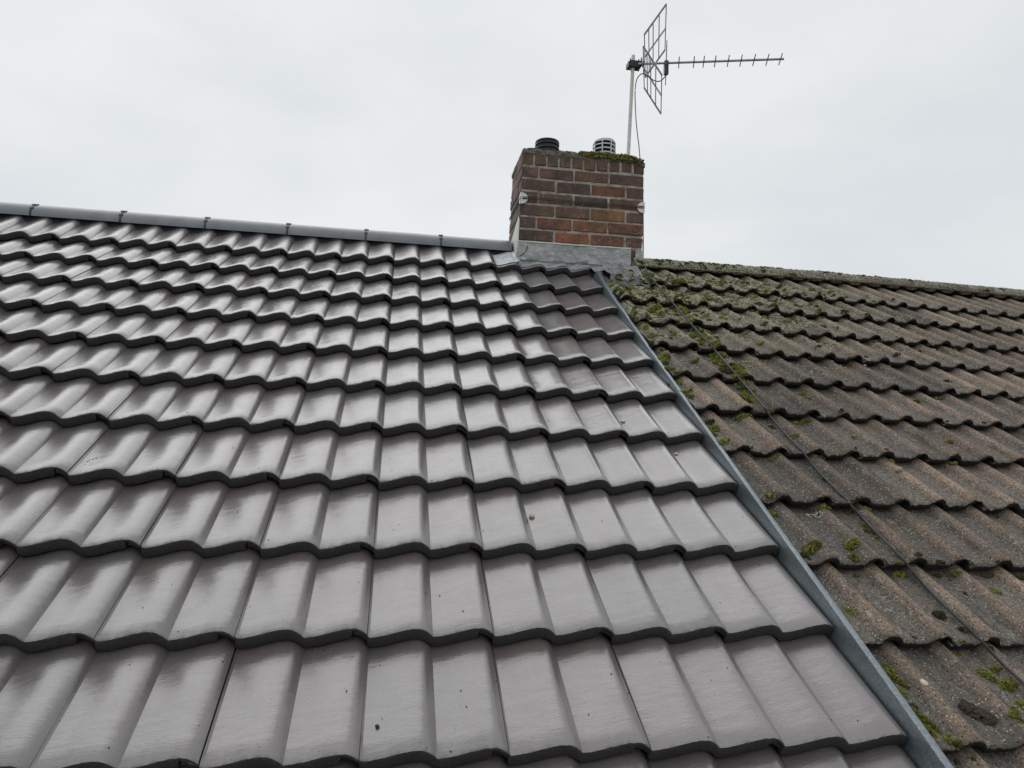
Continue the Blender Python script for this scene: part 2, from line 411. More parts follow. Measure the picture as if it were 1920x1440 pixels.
full = [new_tile_mesh(i) for i in range(NV)]; VEND = [(-3, 1.190), (4, 1.190), (6, 1.188), (7, 1.185), (8, 1.180), (9, 1.174), (10, 1.168)]   # the verge is cut a little slanted near the top
cut = {r: new_tile_mesh(40 + r, interp(VEND, r) - .9, .38 if r == 10 else .42, .012 if r == 10 else STEPN) for r in range(-3, 11)}
short = [new_tile_mesh(60 + i, .2985, .38, .012) for i in range(2)]
ROWFIX = {0: -.006, 1: -.004, 2: -.005, 3: -.003, 4: .002, 5: .003, 6: .004, 7: .003, 8: 0, 9: -.004, 10: -.006}
for r in range(-3, 11):
    for c in range(-10, 4):
        if c * .3 * 1. < -1.6 - .19 * max(r, 0) - 0.25: continue
        pool = short if r == 10 else full
        me = cut[r] if c == 3 else pool[rnd.randrange(len(pool))]
        M = Matrix.Translation((c * .3 + rnd.uniform(-.0006, .0006), GN * r + ROWFIX.get(r, 0) + rnd.uniform(-.0016, .0016), rnd.uniform(-.001, .001))) @ Matrix.Rotation(rnd.uniform(-.0025, .0025), 4, 'Y') @ Matrix.Rotation(rnd.uniform(-.003, .003), 4, 'Z') @ Matrix.Rotation(rnd.uniform(-.004, .004), 4, 'X')
        inst(me, 'roof_tile', roof, M)
def surf_new(X, v):
    r = min(10, floor(v / GN + 1e-6)); s = v - r * GN               # the top course lies flatter
    return pn(X) - (.012 if r == 10 else STEPN) * s / GN
d = MB(); d.box(-3.4, 1.185, -1.0, 3.44, -.13, -.105); d.build('roof_deck', M_DECK, roof)
# back slope of the new roof (world coordinates folded back into the roof frame)
def back_slope(par, p0, p1, MI, m):
    q = MB(); dn = MI.to_3x3() @ Vector((0, 3.7, -2.3)); th = MI.to_3x3() @ Vector((0, 0, -.06)); p0, p1 = Vector(p0), Vector(p1)
    e = [p0, p1, p1 + dn, p0 + dn]
    q.add(e + [p + th for p in e], [(0, 1, 2, 3), (7, 6, 5, 4), (0, 4, 5, 1), (1, 5, 6, 2), (2, 6, 7, 3), (3, 7, 4, 0)])
    q.build('back_slope', m, par)
back_slope(roof, MRI @ Vector((-3.4, 3.12, 1.87)), MRI @ Vector((1.19, 3.06, 1.84)), MRI, M_EDGE)

# ridge: segmental tiles, dry-fixed with dark clips
def ridge_edge(X): return Vector((X, 2.953 - .012 * X, 1.881 - .0075 * X))
RA, RB = .115, .084
def ridge_pt(X, a, k=1.0):
    e = ridge_edge(X); return Vector((X, e.y + RA - RA * k * cos(a), e.z + RB * k * sin(a)))
def ridge_n(a): return Vector((0, -cos(a) / RA, sin(a) / RB)).normalized()
JX = [-3.02, -2.545, -2.072, -1.587, -1.114, -.643, -.177, .281, .728]
for i in range(len(JX) - 1):
    q = MB(); x0, x1 = JX[i] + .003, JX[i + 1] - .003; ks = rnd.uniform(.985, 1.02); kt = rnd.uniform(-.012, .012)
    q.sheet([x0, x0 + .006, x0 + .05, x1 - .05, x1 - .006, x1], rng(-.10, pi + .1, 25), lambda u, a: (MRI @ ridge_pt(u, a, ks + kt * (u - x0) / .45 - (0 if x0 + .005 < u < x1 - .005 else .015)), MRI.to_3x3() @ ridge_n(a)), .016)
    o = q.build('ridge_tile', M_RIDGE, roof, True, 45)
    fixnormals(o)
    if i < len(JX) - 2:                                             # the clip over the joint at the tile's right end
        X = JX[i + 1]; q = MB()
        q.sheet(rng(X - .0045, X + .0045, 2), rng(-.05, .95, 10), lambda u, a: (MRI @ ridge_pt(u, a, 1.03), MRI.to_3x3() @ ridge_n(a)), .007)
        q.sheet(rng(X - .013, X + .013, 3), rng(.90, 1.2, 5), lambda u, a: (MRI @ ridge_pt(u, a, 1.07), MRI.to_3x3() @ ridge_n(a)), .012)
        q.sheet(rng(X - .010, X + .010, 3), rng(.42, .56, 4), lambda u, a: (MRI @ ridge_pt(u, a, 1.04), MRI.to_3x3() @ ridge_n(a)), .008)
        k = q.build('ridge_clip', M_CLIP, o)
        q = MB(); q.sheet(rng(X - .011, X + .011, 2), rng(-.1, pi + .1, 20), lambda u, a: (MRI @ ridge_pt(u, a, .93), MRI.to_3x3() @ ridge_n(a)), .008)
        q.build('joint_seal', M_SEAL, o)
q = MB()                                                            # flexible dark roll dressed from under the ridge onto the tiles
def seal(u, k):
    e = MRI @ ridge_edge(u); v = e.y + interp([(0, -.012), (.35, .010), (.7, .022), (1, .05)], k); z0 = surf_new(u, v)
    z = interp([(0, z0 + .0025), (.35, z0 + .006), (.7, z0 * .4 + .6 * (e.z - .004)), (1, e.z + .006)], k)
    return ((u, v, max(z, z0 + .002)), (0, 0, 1))
q.sheet(rng(-3.0, .735, 200), rng(0, 1, 7), seal, .003); q.build('ridge_roll', M_SEAL, roof, True, 60)

# ------------------------------------------------------------------ OLD ROOF
def po(u):                                                          # height below the crest: round rolls and flat pans; u from tile edge
    d_ = ((u - .1 + PO / 2) % PO) - PO / 2
    x = abs(d_) / .0325
    h = 0 if x >= 1 else (1 - x * x) ** .68 * .0255
    k = .0030 * max(0, 1 - abs(abs(d_) - .034) / .012)              # soft foot
    pan = 0
    return max(h, k) - .0255 + (pan if x >= 1 else 0)
OX0 = C0 - .1                                                       # left edge of tile column 0 in the old frame
def old_tile_mesh(seed, u0=None):
    r = random.Random(seed); V = []; F = []; FM = []
    L = .44; ph = r.random() * 90
    cols = [(-.024, 'g'), (-.012, 'g'), (-.001, 'g')] + [(.284 * i / 58, 't') for i in range(59)]
    cols = [(u, k) for u, k in cols if u0 is None or u >= max(u0, 0)]
    ss = [.03, .07, .12, .17, .22, .27, .32, L]
    R_ = 5 + len(ss) + 2
    for u, k in cols:
        top = po(u); th = .024; s0 = 0
        if k == 'g': top -= .011; s0 = .004
        elif u > .246: th = .0145
        w = noise.noise((u * 30, ph, 1)); chip = max(0, w - .22) * .032
        j = noise.noise((u * 110, ph, 7)) * .0034; j2 = noise.noise((u * 60, ph, 17)) * .0022
        pts = [(s0 + .004, top - th + j2), (s0 + j, top - th * .6), (s0 + j * 1.3, top - .006 - chip * .6), (s0 + .003 + j + chip, top - .002 - chip * .35), (s0 + .012 + chip * 1.2, top)]
        pts += [(s, top) for s in ss]
        for i, (s, z) in enumerate(pts):
            rough = noise.noise((u * 55, s * 55 + ph, 3)) * .0022 + noise.noise((u * 170, s * 170, ph)) * .0012
            V.append((u, s, z - STEPO * s / GO + (rough if i >= 3 else 0)))
        V.append((u, L, top - .014 - STEPO * L / GO)); V.append((u, .014 + s0, top - th - .001))
    for i in range(len(cols) - 1):
        a, b_ = i * R_, (i + 1) * R_
        for k in range(R_):
            k2 = (k + 1) % R_; F.append((a + k, b_ + k, b_ + k2, a + k2)); FM.append(0 if 2 <= k < R_ - 3 else 1)
    F.append(tuple(range(R_ - 1, -1, -1))); FM.append(1)
    e = (len(cols) - 1) * R_; F.append(tuple(e + k for k in range(R_))); FM.append(1)
    o = mesh_obj('roof_tile', V, F, [M_OLD, M_OLDEDGE], None, FM, True, 50); me = o.data
    bpy.data.objects.remove(o); return me
oroof = empty('tiled_roof', MOLD, 'old roof slope of weathered mossy grey-brown tiles, right of the metal strip', 'roof'); oroof['kind'] = 'thing'
OV = [old_tile_mesh(100 + i) for i in range(7)]; OVC = {r: old_tile_mesh(130 + r, -.017 + .0272 * (r + .6) * GO) for r in range(-3, 11)}   # edge tiles cut along the strip
for r in range(-3, 11):
    for c in range(0, 13):
        X = OX0 + c * 2 * PO
        if (r, c) == (10, 0): continue
        if X > 1.6 + .22 * max(r, -1) + .35: continue
        me = OVC[r] if c == 0 else OV[rnd.randrange(7)]
        dv = rnd.uniform(-.004, .004); dz = rnd.uniform(-.0025, .0028)
        if (r, c) == (7, 2): dv = -.014; dz = .004
        if (r, c) == (7, 3): dv = .008
        M = Matrix.Translation((X + rnd.uniform(-.0012, .0012), GO * r + dv, dz)) @ Matrix.Rotation(rnd.uniform(-.006, .006), 4, 'Z') @ Matrix.Rotation(rnd.uniform(-.006, .006), 4, 'Y') @ Matrix.Rotation(rnd.uniform(-.006, .006), 4, 'X')
        inst(me, 'roof_tile', oroof, M)
def surf_old(x, v):
    r = floor(v / GO + 1e-6); s = v - r * GO
    return po(x - OX0) - STEPO * s / GO
d = MB(); d.box(.06, 4.3, -1.0, 3.25, -.155, -.13); d.build('roof_deck', M_DECK, oroof)
back_slope(oroof, (.05, 3.44, -.085), (4.3, 3.60, -.085), MOI, M_OLDEDGE)
# old ridge: half-round tiles bedded in mortar
def oedge(x): return Vector((x, interp([(.2, 3.30), (.45, 3.325), (1.65, 3.41), (3.26, 3.455), (4.5, 3.47)], x), -.026))
ux = MOI.to_3x3() @ Vector((0, 0, 1)); uy = MOI.to_3x3() @ Vector((0, 1, 0))
def oridge(x, a, k=1.0):
    e = oedge(x); return e + uy * (.115 - .115 * k * cos(a)) + ux * (.074 * k * sin(a))
def oridge_n(a): return (uy * (-cos(a) / .115) + ux * (sin(a) / .074)).normalized()
x = .305
k_ = 0
while x < 4.2:
    x1 = x + .452; q = MB(); sd_ = rnd.random() * 40; dk = rnd.uniform(-.02, .02)
    def fo(u, a):
        p = oridge(u, a, 1 + dk * .6); n = oridge_n(a)
        return (p + n * (noise.noise(p * 35 + Vector((sd_, 0, 0))) * .004 + noise.noise(p * 110) * .002), n)
    q.sheet(rng(x + .003, x1 - .003, 30), rng(-.05, pi, 22), fo, .016); fixnormals(q.build('ridge_tile', M_OLDRIDGE, oroof, True, 60))
    x = x1
q = MB()
def bed(u, k):
    e = oedge(u); p = e + Vector((0, -.004 + noise.noise((u * 40, k * 3, 0)) * .006 + .012 * (1 - k), 0)); z0 = surf_old(u, p.y) - .01; p.z = z0 + (e.z + .004 - z0) * k
    return (p, (0, -1, 0))
q.sheet(rng(.30, 4.1, 260), rng(0, 1, 5), bed, .05); q.build('mortar_bedding', M_OLDRIDGE, oroof, True, 60)

# ------------------------------------------------------------------ METAL STRIP between the two roofs
strip = empty('metal_strip', MR @ Matrix.Translation((1.2, -1., 0)), 'long galvanised metal strip standing between the new and the old roof', 'metal strip')
def strip_piece(v0, v1, grow, endtaper):
    q = MB()
    vs = [v0, v0 + .003] + rng(v0 + .05, v1 - .05, 24) + ([v1 - .03, v1 - .012, v1] if endtaper else [v1 - .003, v1])
    V = []; n = 8
    for v in vs:
        wob = noise.noise((v * 2.2, 3, 1)) * .0015
        inn = interp([(-1, 1.1925), (1.3, 1.1925), (1.95, 1.190), (2.3, 1.187), (2.6, 1.182), (2.9, 1.176), (3.2, 1.170)], v) - grow * .4
        out_ = interp([(-1, 1.223), (.1, 1.2195), (1., 1.213), (1.6, 1.208), (2.3, 1.2035), (2.7, 1.203), (3.0, 1.213), (3.165, 1.224)], v) + grow * .4 + wob
        top = interp([(-1, .050), (0, .047), (1.0, .038), (1.6, .033), (2.4, .030), (3.0, .036), (3.165, .040)], v) + grow
        lip = max(inn + .0025, out_ - interp([(-1, .021), (1.6, .014), (2.5, .014), (3.0, .030), (3.2, .036)], v))
        tp = 1.0
        if endtaper and v > v1 - .04: tp = sqrt(max(0.05, 1 - ((v - v1 + .04) / .042) ** 2))
        for a_, b_ in ((inn, -.05), (lip - .0018, top - .0075), (lip, top - .002), (lip + .003, top), (out_ - .003, top), (out_, top - .002), (out_ + .001, top - .007), (out_ + .005, -.04)):
            V.append((a_ - 1.2, v + 1., -.03 + (b_ + .03) * tp))
    F = [(j * n + k, (j + 1) * n + k, (j + 1) * n + (k + 1) % n, j * n + (k + 1) % n) for j in range(len(vs) - 1) for k in range(n)]
    F += [tuple(range(n)), tuple((len(vs) - 1) * n + k for k in range(n - 1, -1, -1))]
    q.add(V, F); return fixnormals(q.build('strip_length', M_GALV, strip, True, 35))
strip_piece(-1.0, 1.66, 0, False); strip_piece(1.61, 3.165, .0022, True)

# ------------------------------------------------------------------ CHIMNEY
CX0, CX1, CY0, CY1 = .742, 1.530, 2.80, 3.235
CH = empty('chimney', Matrix.Translation((1.136, 3.02, 1.6)), 'square red brick chimney stack with mossy mortar cap at the ridge', 'chimney')
OFF = Vector((1.136, 3.02, 1.6))
def lean(p):                                                        # the stack leans and narrows very slightly, as old ones do
    k = (p.z - 1.89) / .6
    return Vector((p.x + k * .008 + max(0, 1.12 - p.x) * .022 * k, p.y + .006 * k, p.z))
def srgb(c): return tuple(((x / 255 + .055) / 1.055) ** 2.4 if x > 10 else x / 3294 for x in c)
BR = 1.38
def brick(x0, x1, y0, y1, z0, z1, c, seed):
    r = random.Random(seed); bm = bmesh.new(); bmesh.ops.create_cube(bm, size=1)
    bmesh.ops.bevel(bm, geom=bm.edges[:], offset=.06, segments=1, affect='EDGES')
    j = [r.uniform(-.0022, .0022) for _ in range(6)]
    x0 += j[0]; x1 += j[1]; y0 += j[2] * 1.4; y1 += j[3]; z0 += j[4] * .6; z1 += j[5] * .6
    c0 = Vector(((x0 + x1) / 2, (y0 + y1) / 2, (z0 + z1) / 2)); sz = Vector((x1 - x0, y1 - y0, z1 - z0))
    for v in bm.verts:
        o = v.co; q = Vector()
        for i in range(3):                                          # same 4 mm arris on every side
            a = abs(o[i]); s_ = 1 if o[i] > 0 else -1
            q[i] = s_ * (sz[i] / 2 - (.0045 if a < .49 else 0))
        w = c0 + q; w += Vector((noise.noise(w * 60), noise.noise(w * 60 + Vector((9, 0, 0))), noise.noise(w * 60 + Vector((0, 9, 0))))) * .0042
        v.co = lean(w) - OFF
    me = bpy.data.meshes.new('brick'); bm.to_mesh(me); bm.free(); me.materials.append(M_BRICK)
    o = bpy.data.objects.new('brick', me); C.objects.link(o); o.parent = CH
    o.color = (*[x * BR for x in srgb(c)], 1)
    return o
rows = {  # front colours of the six courses, top down
    0: [(100, 74, 70), (104, 78, 72), (108, 74, 70), (98, 76, 62)], 1: [(88, 68, 66), (84, 70, 72), (140, 76, 58), (102, 74, 70)],
    2: [(92, 76, 68), (98, 80, 72), (78, 72, 76), (118, 80, 56)], 3: [(104, 86, 72), (116, 80, 76), (148, 108, 66), (98, 74, 72)],
    4: [(74, 66, 68), (136, 80, 66), (158, 104, 62), (142, 88, 70)], 5: [(82, 66, 62), (152, 86, 56), (134, 84, 66), (112, 82, 66)],
    6: [(90, 70, 64), (110, 80, 66), (116, 80, 66), (136, 96, 70)], 7: [(90, 70, 64), (110, 80, 66), (116, 80, 66), (130, 92, 70)]}
SL, HL, J = .2145, .1025, .0115
sd_ = 0
for k in range(8):
    z1 = 2.366 - .0797 * k; z0 = z1 - .0675
    odd = k % 2 == 0                                                # header first
    xs = []; x = CX0
    for L in ([HL, SL, SL, SL] if odd else [SL, SL, SL, HL]):
        xs.append((x, min(x + L, CX1))); x += L + J
    xs[-1] = (xs[-1][0], CX1)
    for i, (a, b_) in enumerate(xs):
        sd_ += 1; deep = SL if (b_ - a) < .13 else HL
        brick(a, b_, CY0, CY0 + deep, z0, z1, rows[k][i], sd_)
        sd_ += 1; brick(a, b_, CY1 - (deep if (b_ - a) < .13 else HL), CY1, z0, z1, (rnd.randint(80, 120), rnd.randint(66, 80), 66), sd_)
    for side in (0, 1):
        xa, xb = (CX0, CX0 + HL) if side == 0 else (CX1 - HL, CX1)
        corner_header = odd if side == 0 else not odd
        if not corner_header:
            sd_ += 1; brick(xa, xb, CY0 + HL + J, CY1 - HL - J, z0, z1, (rnd.randint(80, 112), rnd.randint(66, 78), 68), sd_)
top_c = [(118, 84, 76), (96, 78, 72), (92, 80, 78), (86, 80, 72), (90, 78, 70), (96, 70, 68), (102, 76, 76), (96, 78, 74), (100, 72, 70), (96, 68, 66)]
wd = (CX1 - CX0 - 9 * J) / 10
for i in range(10):                                                 # bricks on edge under the cap
    a = CX0 + i * (wd + J); sd_ += 1
    brick(a, a + wd, CY0, CY0 + SL, 2.379, 2.480 - .010 * abs(i - 3) / 6 - (.008 if i == 9 else 0), top_c[i], sd_)
    sd_ += 1; brick(a, a + wd, CY1 - SL, CY1, 2.379, 2.476, top_c[9 - i], sd_)
q = MB()                                                            # mortar core, recessed behind the brick faces, joints slightly uneven
def core_ring(z, ins): return [lean(Vector(p)) - OFF for p in ((CX0 + ins, CY0 + ins, z), (CX1 - ins, CY0 + ins, z), (CX1 - ins, CY1 - ins, z), (CX0 + ins, CY1 - ins, z))]
vs = core_ring(1.55, .0045) + core_ring(2.474, .0045)
q.add(vs, [(3, 2, 1, 0), (4, 5, 6, 7), (0, 1, 5, 4), (1, 2, 6, 5), (2, 3, 7, 6), (3, 0, 4, 7)]); q.build('mortar_joints', M_MORTAR, CH)
q = MB()                                                            # flaunching: sloped mortar cap
def cap(u, v):
    e = min(u - CX0, CX1 - u, v - CY0, CY1 - v); h = 2.476 + .058 * min(1, max(0, e) / .15) ** .8 + noise.noise((u * 14, v * 14, 2)) * .007 + noise.noise((u * 60, v * 60, 2)) * .003
    if u > 1.44: h -= (u - 1.44) * .25
    return (lean(Vector((u, v, h))) - OFF, (0, 0, 1))
q.sheet(rng(CX0 - .003, CX1 + .003, 60), rng(CY0 - .003, CY1 + .003, 34), cap, .028)
M_CAP = plain('weathered_cap', (.15, .148, .125), .9, 0, 50, .5, .8, .008); q.build('mortar_cap', M_CAP, CH, True, 60)

# lead apron on the stack front, dressed down over the tiles
def sfc(x, v, add=.0035):                                           # lead surface in new-roof frame: over new tiles left of the strip
    return surf_new(x, v) + add
q = MB()
def apron(u, v):
    if v <= 3.318:
        z = sfc(u, max(v, 3.229), .004)
        blend = max(0, (v - 3.27) / .048); z = z * (1 - blend ** 2) + (.012 - .01 * 0) * blend ** 2
        z += max(0, noise.noise((u * 16, v * 14, 5))) * .006
        p = MR @ Vector((u, v, z)); p.y = min(p.y, CY0 - .004)
        return (CHI @ p, (0, -sin(TH), cos(TH)))
    k = (v - 3.318) / .10; zb = (MR @ Vector((u, 3.318, .012))).z
    wv = noise.noise((u * 7, 1, 4)) * .006
    p = Vector((u, CY0 - .007 + noise.noise((u * 11, k * 3, 8)) * .0065 - .004 * (1 - k), zb + (1.888 + wv - zb) * k))
    return (CHI @ lean(p), (0, -1, 0))
CHI = Matrix.Translation(-OFF)
q.sheet(rng(.733, 1.452, 150), [3.232, 3.24, 3.25, 3.26, 3.27, 3.28, 3.29, 3.30, 3.31, 3.3179, 3.323, 3.335, 3.35, 3.37, 3.39, 3.41, 3.418], apron, .0035)
q.build('lead_apron', M_LEAD, CH, True, 60)
q = MB()                                                            # saddle piece left of the stack, over one pan
q.sheet(rng(.595, .745, 40), rng(3.233, 3.46, 12), lambda u, v: (CHI @ (MR @ Vector((u, v, sfc(u, v, .006) + max(0, u - .72) * .8))), (0, -sin(TH), cos(TH))), .0035)
q.build('lead_saddle', M_LEADNEW, CH, True, 60)
q = MB()                                                            # welt line of the lapped corner on the apron
q.tube(smoothpath([CHI @ Vector((x, CY0 - .0125, z)) for x, z in ((.748, 1.795), (.765, 1.806), (.782, 1.822), (.794, 1.846), (.797, 1.862))]), .0022, 6); q.build('lead_welt', M_WIRE, CH)
q = MB()                                                            # pale pointing over the lead's top edge
q.tube([CHI @ lean(Vector((u, CY0 - .008, 1.889 + noise.noise((u * 7, 1, 4)) * .006))) for u in rng(.742, 1.45, 60)], .0045, 6)
q.tube(smoothpath([CHI @ lean(Vector((CX0 - .004, CY0 - .004, z))) for z in (1.80, 1.86, 1.93, 1.985, 2.03)]), .0045, 6)
q.build('sealant_bead', M_LIME, CH, True)
q = MB()                                                            # bright side flashing seen at the left foot
q.add([CHI @ Vector(p) for p in ((CX0 - .004, CY0, 1.80), (CX0 - .004, CY0, 2.05), (CX0 - .004, CY1 - .06, 1.93), (CX0 - .004, CY1 - .06, 1.85), (CX0 - .004, CY0 + .1, 1.84),
       (CX0 - .001, CY0, 1.80), (CX0 - .001, CY0, 2.05), (CX0 - .001, CY1 - .06, 1.93), (CX0 - .001, CY1 - .06, 1.85), (CX0 - .001, CY0 + .1, 1.84))],
      [(0, 1, 2, 3, 4), (9, 8, 7, 6, 5), (0, 5, 6, 1), (1, 6, 7, 2), (2, 7, 8, 3), (3, 8, 9, 4), (4, 9, 5, 0)])
fixnormals(q.build('side_flashing', M_LIME, CH))
q = MB()                                                            # bright patch at the right foot
q.sheet(rng(1.482, 1.536, 5), rng(1.742, 1.884, 8), lambda u, z: (CHI @ Vector((u + (1.884 - z) * -.03, CY0 - .008 + noise.noise((u * 20, z * 20, 0)) * .002, z)), (0, -1, 0)), .003)
q.build('lead_patch', M_LEADNEW, CH, True)
q = MB()                                                            # old lead over the top of the old tiles
def oldapron(u, v):
    z = surf_old(u, v) + .004 + max(0, v - 3.16) * .3
    return (CHI @ (MOLD @ Vector((u, v, z + noise.noise((u * 25, v * 12, 0)) * .004))), CHI.to_3x3() @ (MOLD.to_3x3() @ Vector((0, 0, 1))))
q.sheet(rng(.062, .31, 60), rng(2.985, 3.28, 18), oldapron, .0035); q.build('old_lead_apron', M_LEADOLD, CH, True, 60)

# lashing: wire round the stack over corner plates
LA = empty('chimney_lashing', Matrix.Translation((1.136, 2.79, 2.17)), 'thin dark wire tied round the chimney over two white corner plates', 'wire')
LI = Matrix.Translation((-1.136, -2.79, -2.17))
def face(x, z, o=.006): p = lean(Vector((x, CY0, z))); p.y -= o; return LI @ p
q = MB()
for dz in (.0, .010):
    q.tube([face(x, 2.166 - dz + .002 * sin(x * 9), .012) for x in rng(.75, 1.526, 20)], .0024, 6)
    q.tube([face(CX0 - .003, 2.166 - dz, y) for y in (.012, -.2, -CY1 + CY0)], .0022, 6); q.tube([face(CX1 + .003, 2.166 - dz, y) for y in (.012, -.2, -CY1 + CY0)], .0022, 6)
q.build('lashing_wire', M_WIRE, LA)
for sx, xc in ((1, CX0), (-1, CX1)):
    q = MB(); ring = [(.043 * cos(a), .036 * sin(a)) for a in rng(-pi / 2, pi / 2, 13)]
    for o0, nrm in ((.0075, 0), (.0055, 1)): pass
    A = [face(xc + sx * (a + .001), 2.161 + b_, .009) for a, b_ in ring]; B = [face(xc + sx * (a + .001), 2.161 + b_, .006) for a, b_ in ring]
    n = len(ring); F = [tuple(range(n)), tuple(range(2 * n - 1, n - 1, -1))] + [(i, n + i, n + (i + 1) % n, (i + 1) % n) for i in range(n)]
    q.add(A + B, F)
    A = [face(xc - sx * .004, 2.161 + b_, .009 - a) for a, b_ in ring]; B = [face(xc - sx * .001, 2.161 + b_, .009 - a) for a, b_ in ring]
    q.add(A + B, F); fixnormals(q.build('corner_plate', M_WHITE, LA))

# pots
def capz(x, y): return cap(x, y)[0].z + OFF.z
P1 = empty('flue_pot', Matrix.Translation((.95, 3.02, 2.446)), 'short black ribbed flue pot on the left of the chimney top', 'chimney pot')
q = MB(); pr = [(.070, 0.0)]
for i in range(5):
    z = .03 + i * .029; pr += [(.070, z), (.079, z + .006), (.079, z + .018), (.070, z + .024)]
pr += [(.079, .172), (.076, .180), (.060, .182), (.058, .150)]
q.lathe(pr, 40); q.build('pot_body', M_BLACK, P1, True, 35)
P2 = empty('vent_cowl', Matrix.Translation((1.333, 3.02, 2.470)), 'round louvred metal vent cowl beside the mast on the mossy side of the chimney top', 'chimney pot')
q = MB(); q.lathe([(.055, 0), (.055, .17), (.0, .171)], 32); q.build('cowl_core', M_BLACK, P2, True, 35)
for i in range(5):
    z = .045 + i * .028; q = MB(); q.lathe([(.058, z), (.072, z - .004), (.072, z + .004), (.058, z + .009)], 40); q.build('louvre_ring', M_STEEL, P2, True, 35)
q = MB(); q.lathe([(.073, .176), (.074, .185), (.068, .196), (.045, .206), (.0, .209)], 40); q.build('cowl_lid', M_STEEL, P2, True, 50)
for k in range(8):
    a = 2 * pi * k / 8 - 1.22; q = MB(); q.box(-.003, .003, -.004, .004, .0, .18, 0, Matrix.Rotation(a, 4, 'Z') @ Matrix.Translation((.073, 0, 0))); q.build('cowl_bar', M_STEEL, P2)

# ------------------------------------------------------------------ AERIAL
MY = 3.13
mb_ = at_y(1178, 290, MY); mt_ = at_y(1187.5, 104, MY)
mdir = (mt_ - mb_).normalized(); mb_ = mb_ - mdir * .12
AE = empty('tv_aerial', Matrix.Translation(mb_), 'rooftop television aerial with wire grid reflector and long boom on a pale mast', 'aerial')
AI = Matrix.Translation(-mb_)
q = MB(); q.tube([AI @ mb_, AI @ mt_], .0125, 14); q.build('mast', M_MAST, AE, True, 50)
bc = at_y(1188, 121, MY)                                            # boom height at the mast
ed = ray(1225, 842); ed.z = 0; ed.normalize()                       # element direction (away from the viewer)
bd = Vector((ed.y, -ed.x, 0))                                       # boom direction (to the right)
# boom line through two photographed points
o1 = at_y(1188, 123, MY) - ed * .02
def along(px, py):                                                  # point of the boom's vertical plane seen at a pixel
    d_ = ray(px, py); n = ed; return CAM + d_ * ((o1 - CAM).dot(n) / d_.dot(n))
b0, b1 = along(1197, 120), along(1470, 110.5)
q = MB(); bdir = (b1 - b0).normalized()
q.tube([AI @ b0, AI @ b1], .0078, 10); q.build('boom', M_ALU, AE, True, 50)
q = MB(); q.box(-.045, .045, -.03, .03, -.028, .006, 0, AI @ Matrix.Translation(bc)); q.box(-.03, .07, -.022, .022, .006, .02, 0, AI @ Matrix.Translation(bc))
for dx in (-.03, .03): q.tube([AI @ (bc + Vector((dx, -.02, -.055))), AI @ (bc + Vector((dx, -.02, .03)))], .004, 6)
q.build('mast_clamp', M_BLACK, AE)
for px, top, bot in ((1273, 106, 127), (1301, 105, 126), (1319.5, 104, 125.5), (1341, 104, 125), (1365.5, 103, 124), (1389.5, 103, 124), (1414, 102, 123.5), (1439, 101, 123), (1463.5, 101, 122)):
    c_ = along(px, 119.5 - (px - 1205) * .032); q = MB(); q.tube([AI @ (c_ - ed * .072), AI @ (c_ + ed * .072)], .0036, 7); q.build('director', M_ROD, AE, True)
def panel(apx, outr, nm):                                           # one leaf of the corner reflector: support bars and rods
    A_, B_ = along(*apx), along(*outr); H = .275
    for s_ in (-H, 0, H):
        q = MB(); q.tube([AI @ (A_ + ed * s_), AI @ (B_ + ed * s_)], .0062, 6); q.build('reflector_bar', M_ROD if s_ else M_ALU, AE)
    for k in (0, .2, .4, .68, 1):
        p_ = A_.lerp(B_, k); q = MB(); q.tube([AI @ (p_ - ed * (H + .004)), AI @ (p_ + ed * (H + .004))], .0034, 6); q.build('reflector_rod', M_ROD, AE, True)
panel((1209, 107), (1248, 53), 'u'); panel((1207, 128), (1240, 179), 'l')
c_ = along(1249, 120)
q = MB(); q.box(-.013, .013, -.014, .014, -.075, .02, 0, AI @ Matrix.Translation(c_)); q.build('dipole_box', M_BLACK, AE)
q = MB()
for dz in (.012, -.012): q.tube([AI @ (c_ - ed * .27 + Vector((0, 0, dz))), AI @ (c_ + ed * .27 + Vector((0, 0, dz)))], .0034, 6)
q.build('dipole', M_ALU, AE, True)
for px, py, r_ in ((1203, 113, .006), (1205, 121, .007), (1207, 132, .006)):
    c2 = along(px, py); q = MB(); q.tube([AI @ (c2 - ed * .03), AI @ (c2 + ed * .03)], r_, 7); q.build('clamp_bolt', M_STEEL, AE, True)
q = MB(); pts = [(1250, 136), (1247, 146), (1239, 154), (1230, 155), (1220, 150), (1209, 142), (1202, 144), (1195, 152), (1191.5, 168), (1191, 190), (1192.5, 225), (1195, 252), (1198, 276), (1200, 300)]
q.tube(smoothpath([AI @ (along(px, py) - ed * (.02 if i < 6 else .035)) for i, (px, py) in enumerate(pts)], 5), .0035, 6); q.build('aerial_lead', M_CABLE, AE, True)

# cable running down the old roof
pts = [(1208, 497), (1218, 517), (1245, 549), (1283, 593), (1307, 620), (1334, 648), (1348, 666), (1378, 699), (1415, 743), (1427, 756), (1440, 775), (1457, 796), (1481, 822), (1504, 846), (1526, 874), (1549, 899), (1579, 929), (1609, 962), (1633, 988), (1665, 1020), (1696, 1052), (1732, 1096), (1779, 1143), (1826, 1187), (1868, 1232), (1920, 1282), (1990, 1350), (2060, 1425)]
P = []
dense = [a_.xy for a_ in smoothpath([Vector((px, py, 0)) for px, py in pts], 8)]
for px, py in dense:
    n = .0
    for _ in range(6):
        L_ = on_plane(px, py, MOLD, n)
        n = max(surf_old(L_.x + dx, L_.y + dy) for dx in (-.012, 0, .012) for dy in (-.05, -.025, 0, .025, .05)) + .0045 + .013 * min(1, max(0, (L_.y - 1.35) / .25))
    P.append(MOLD @ L_)
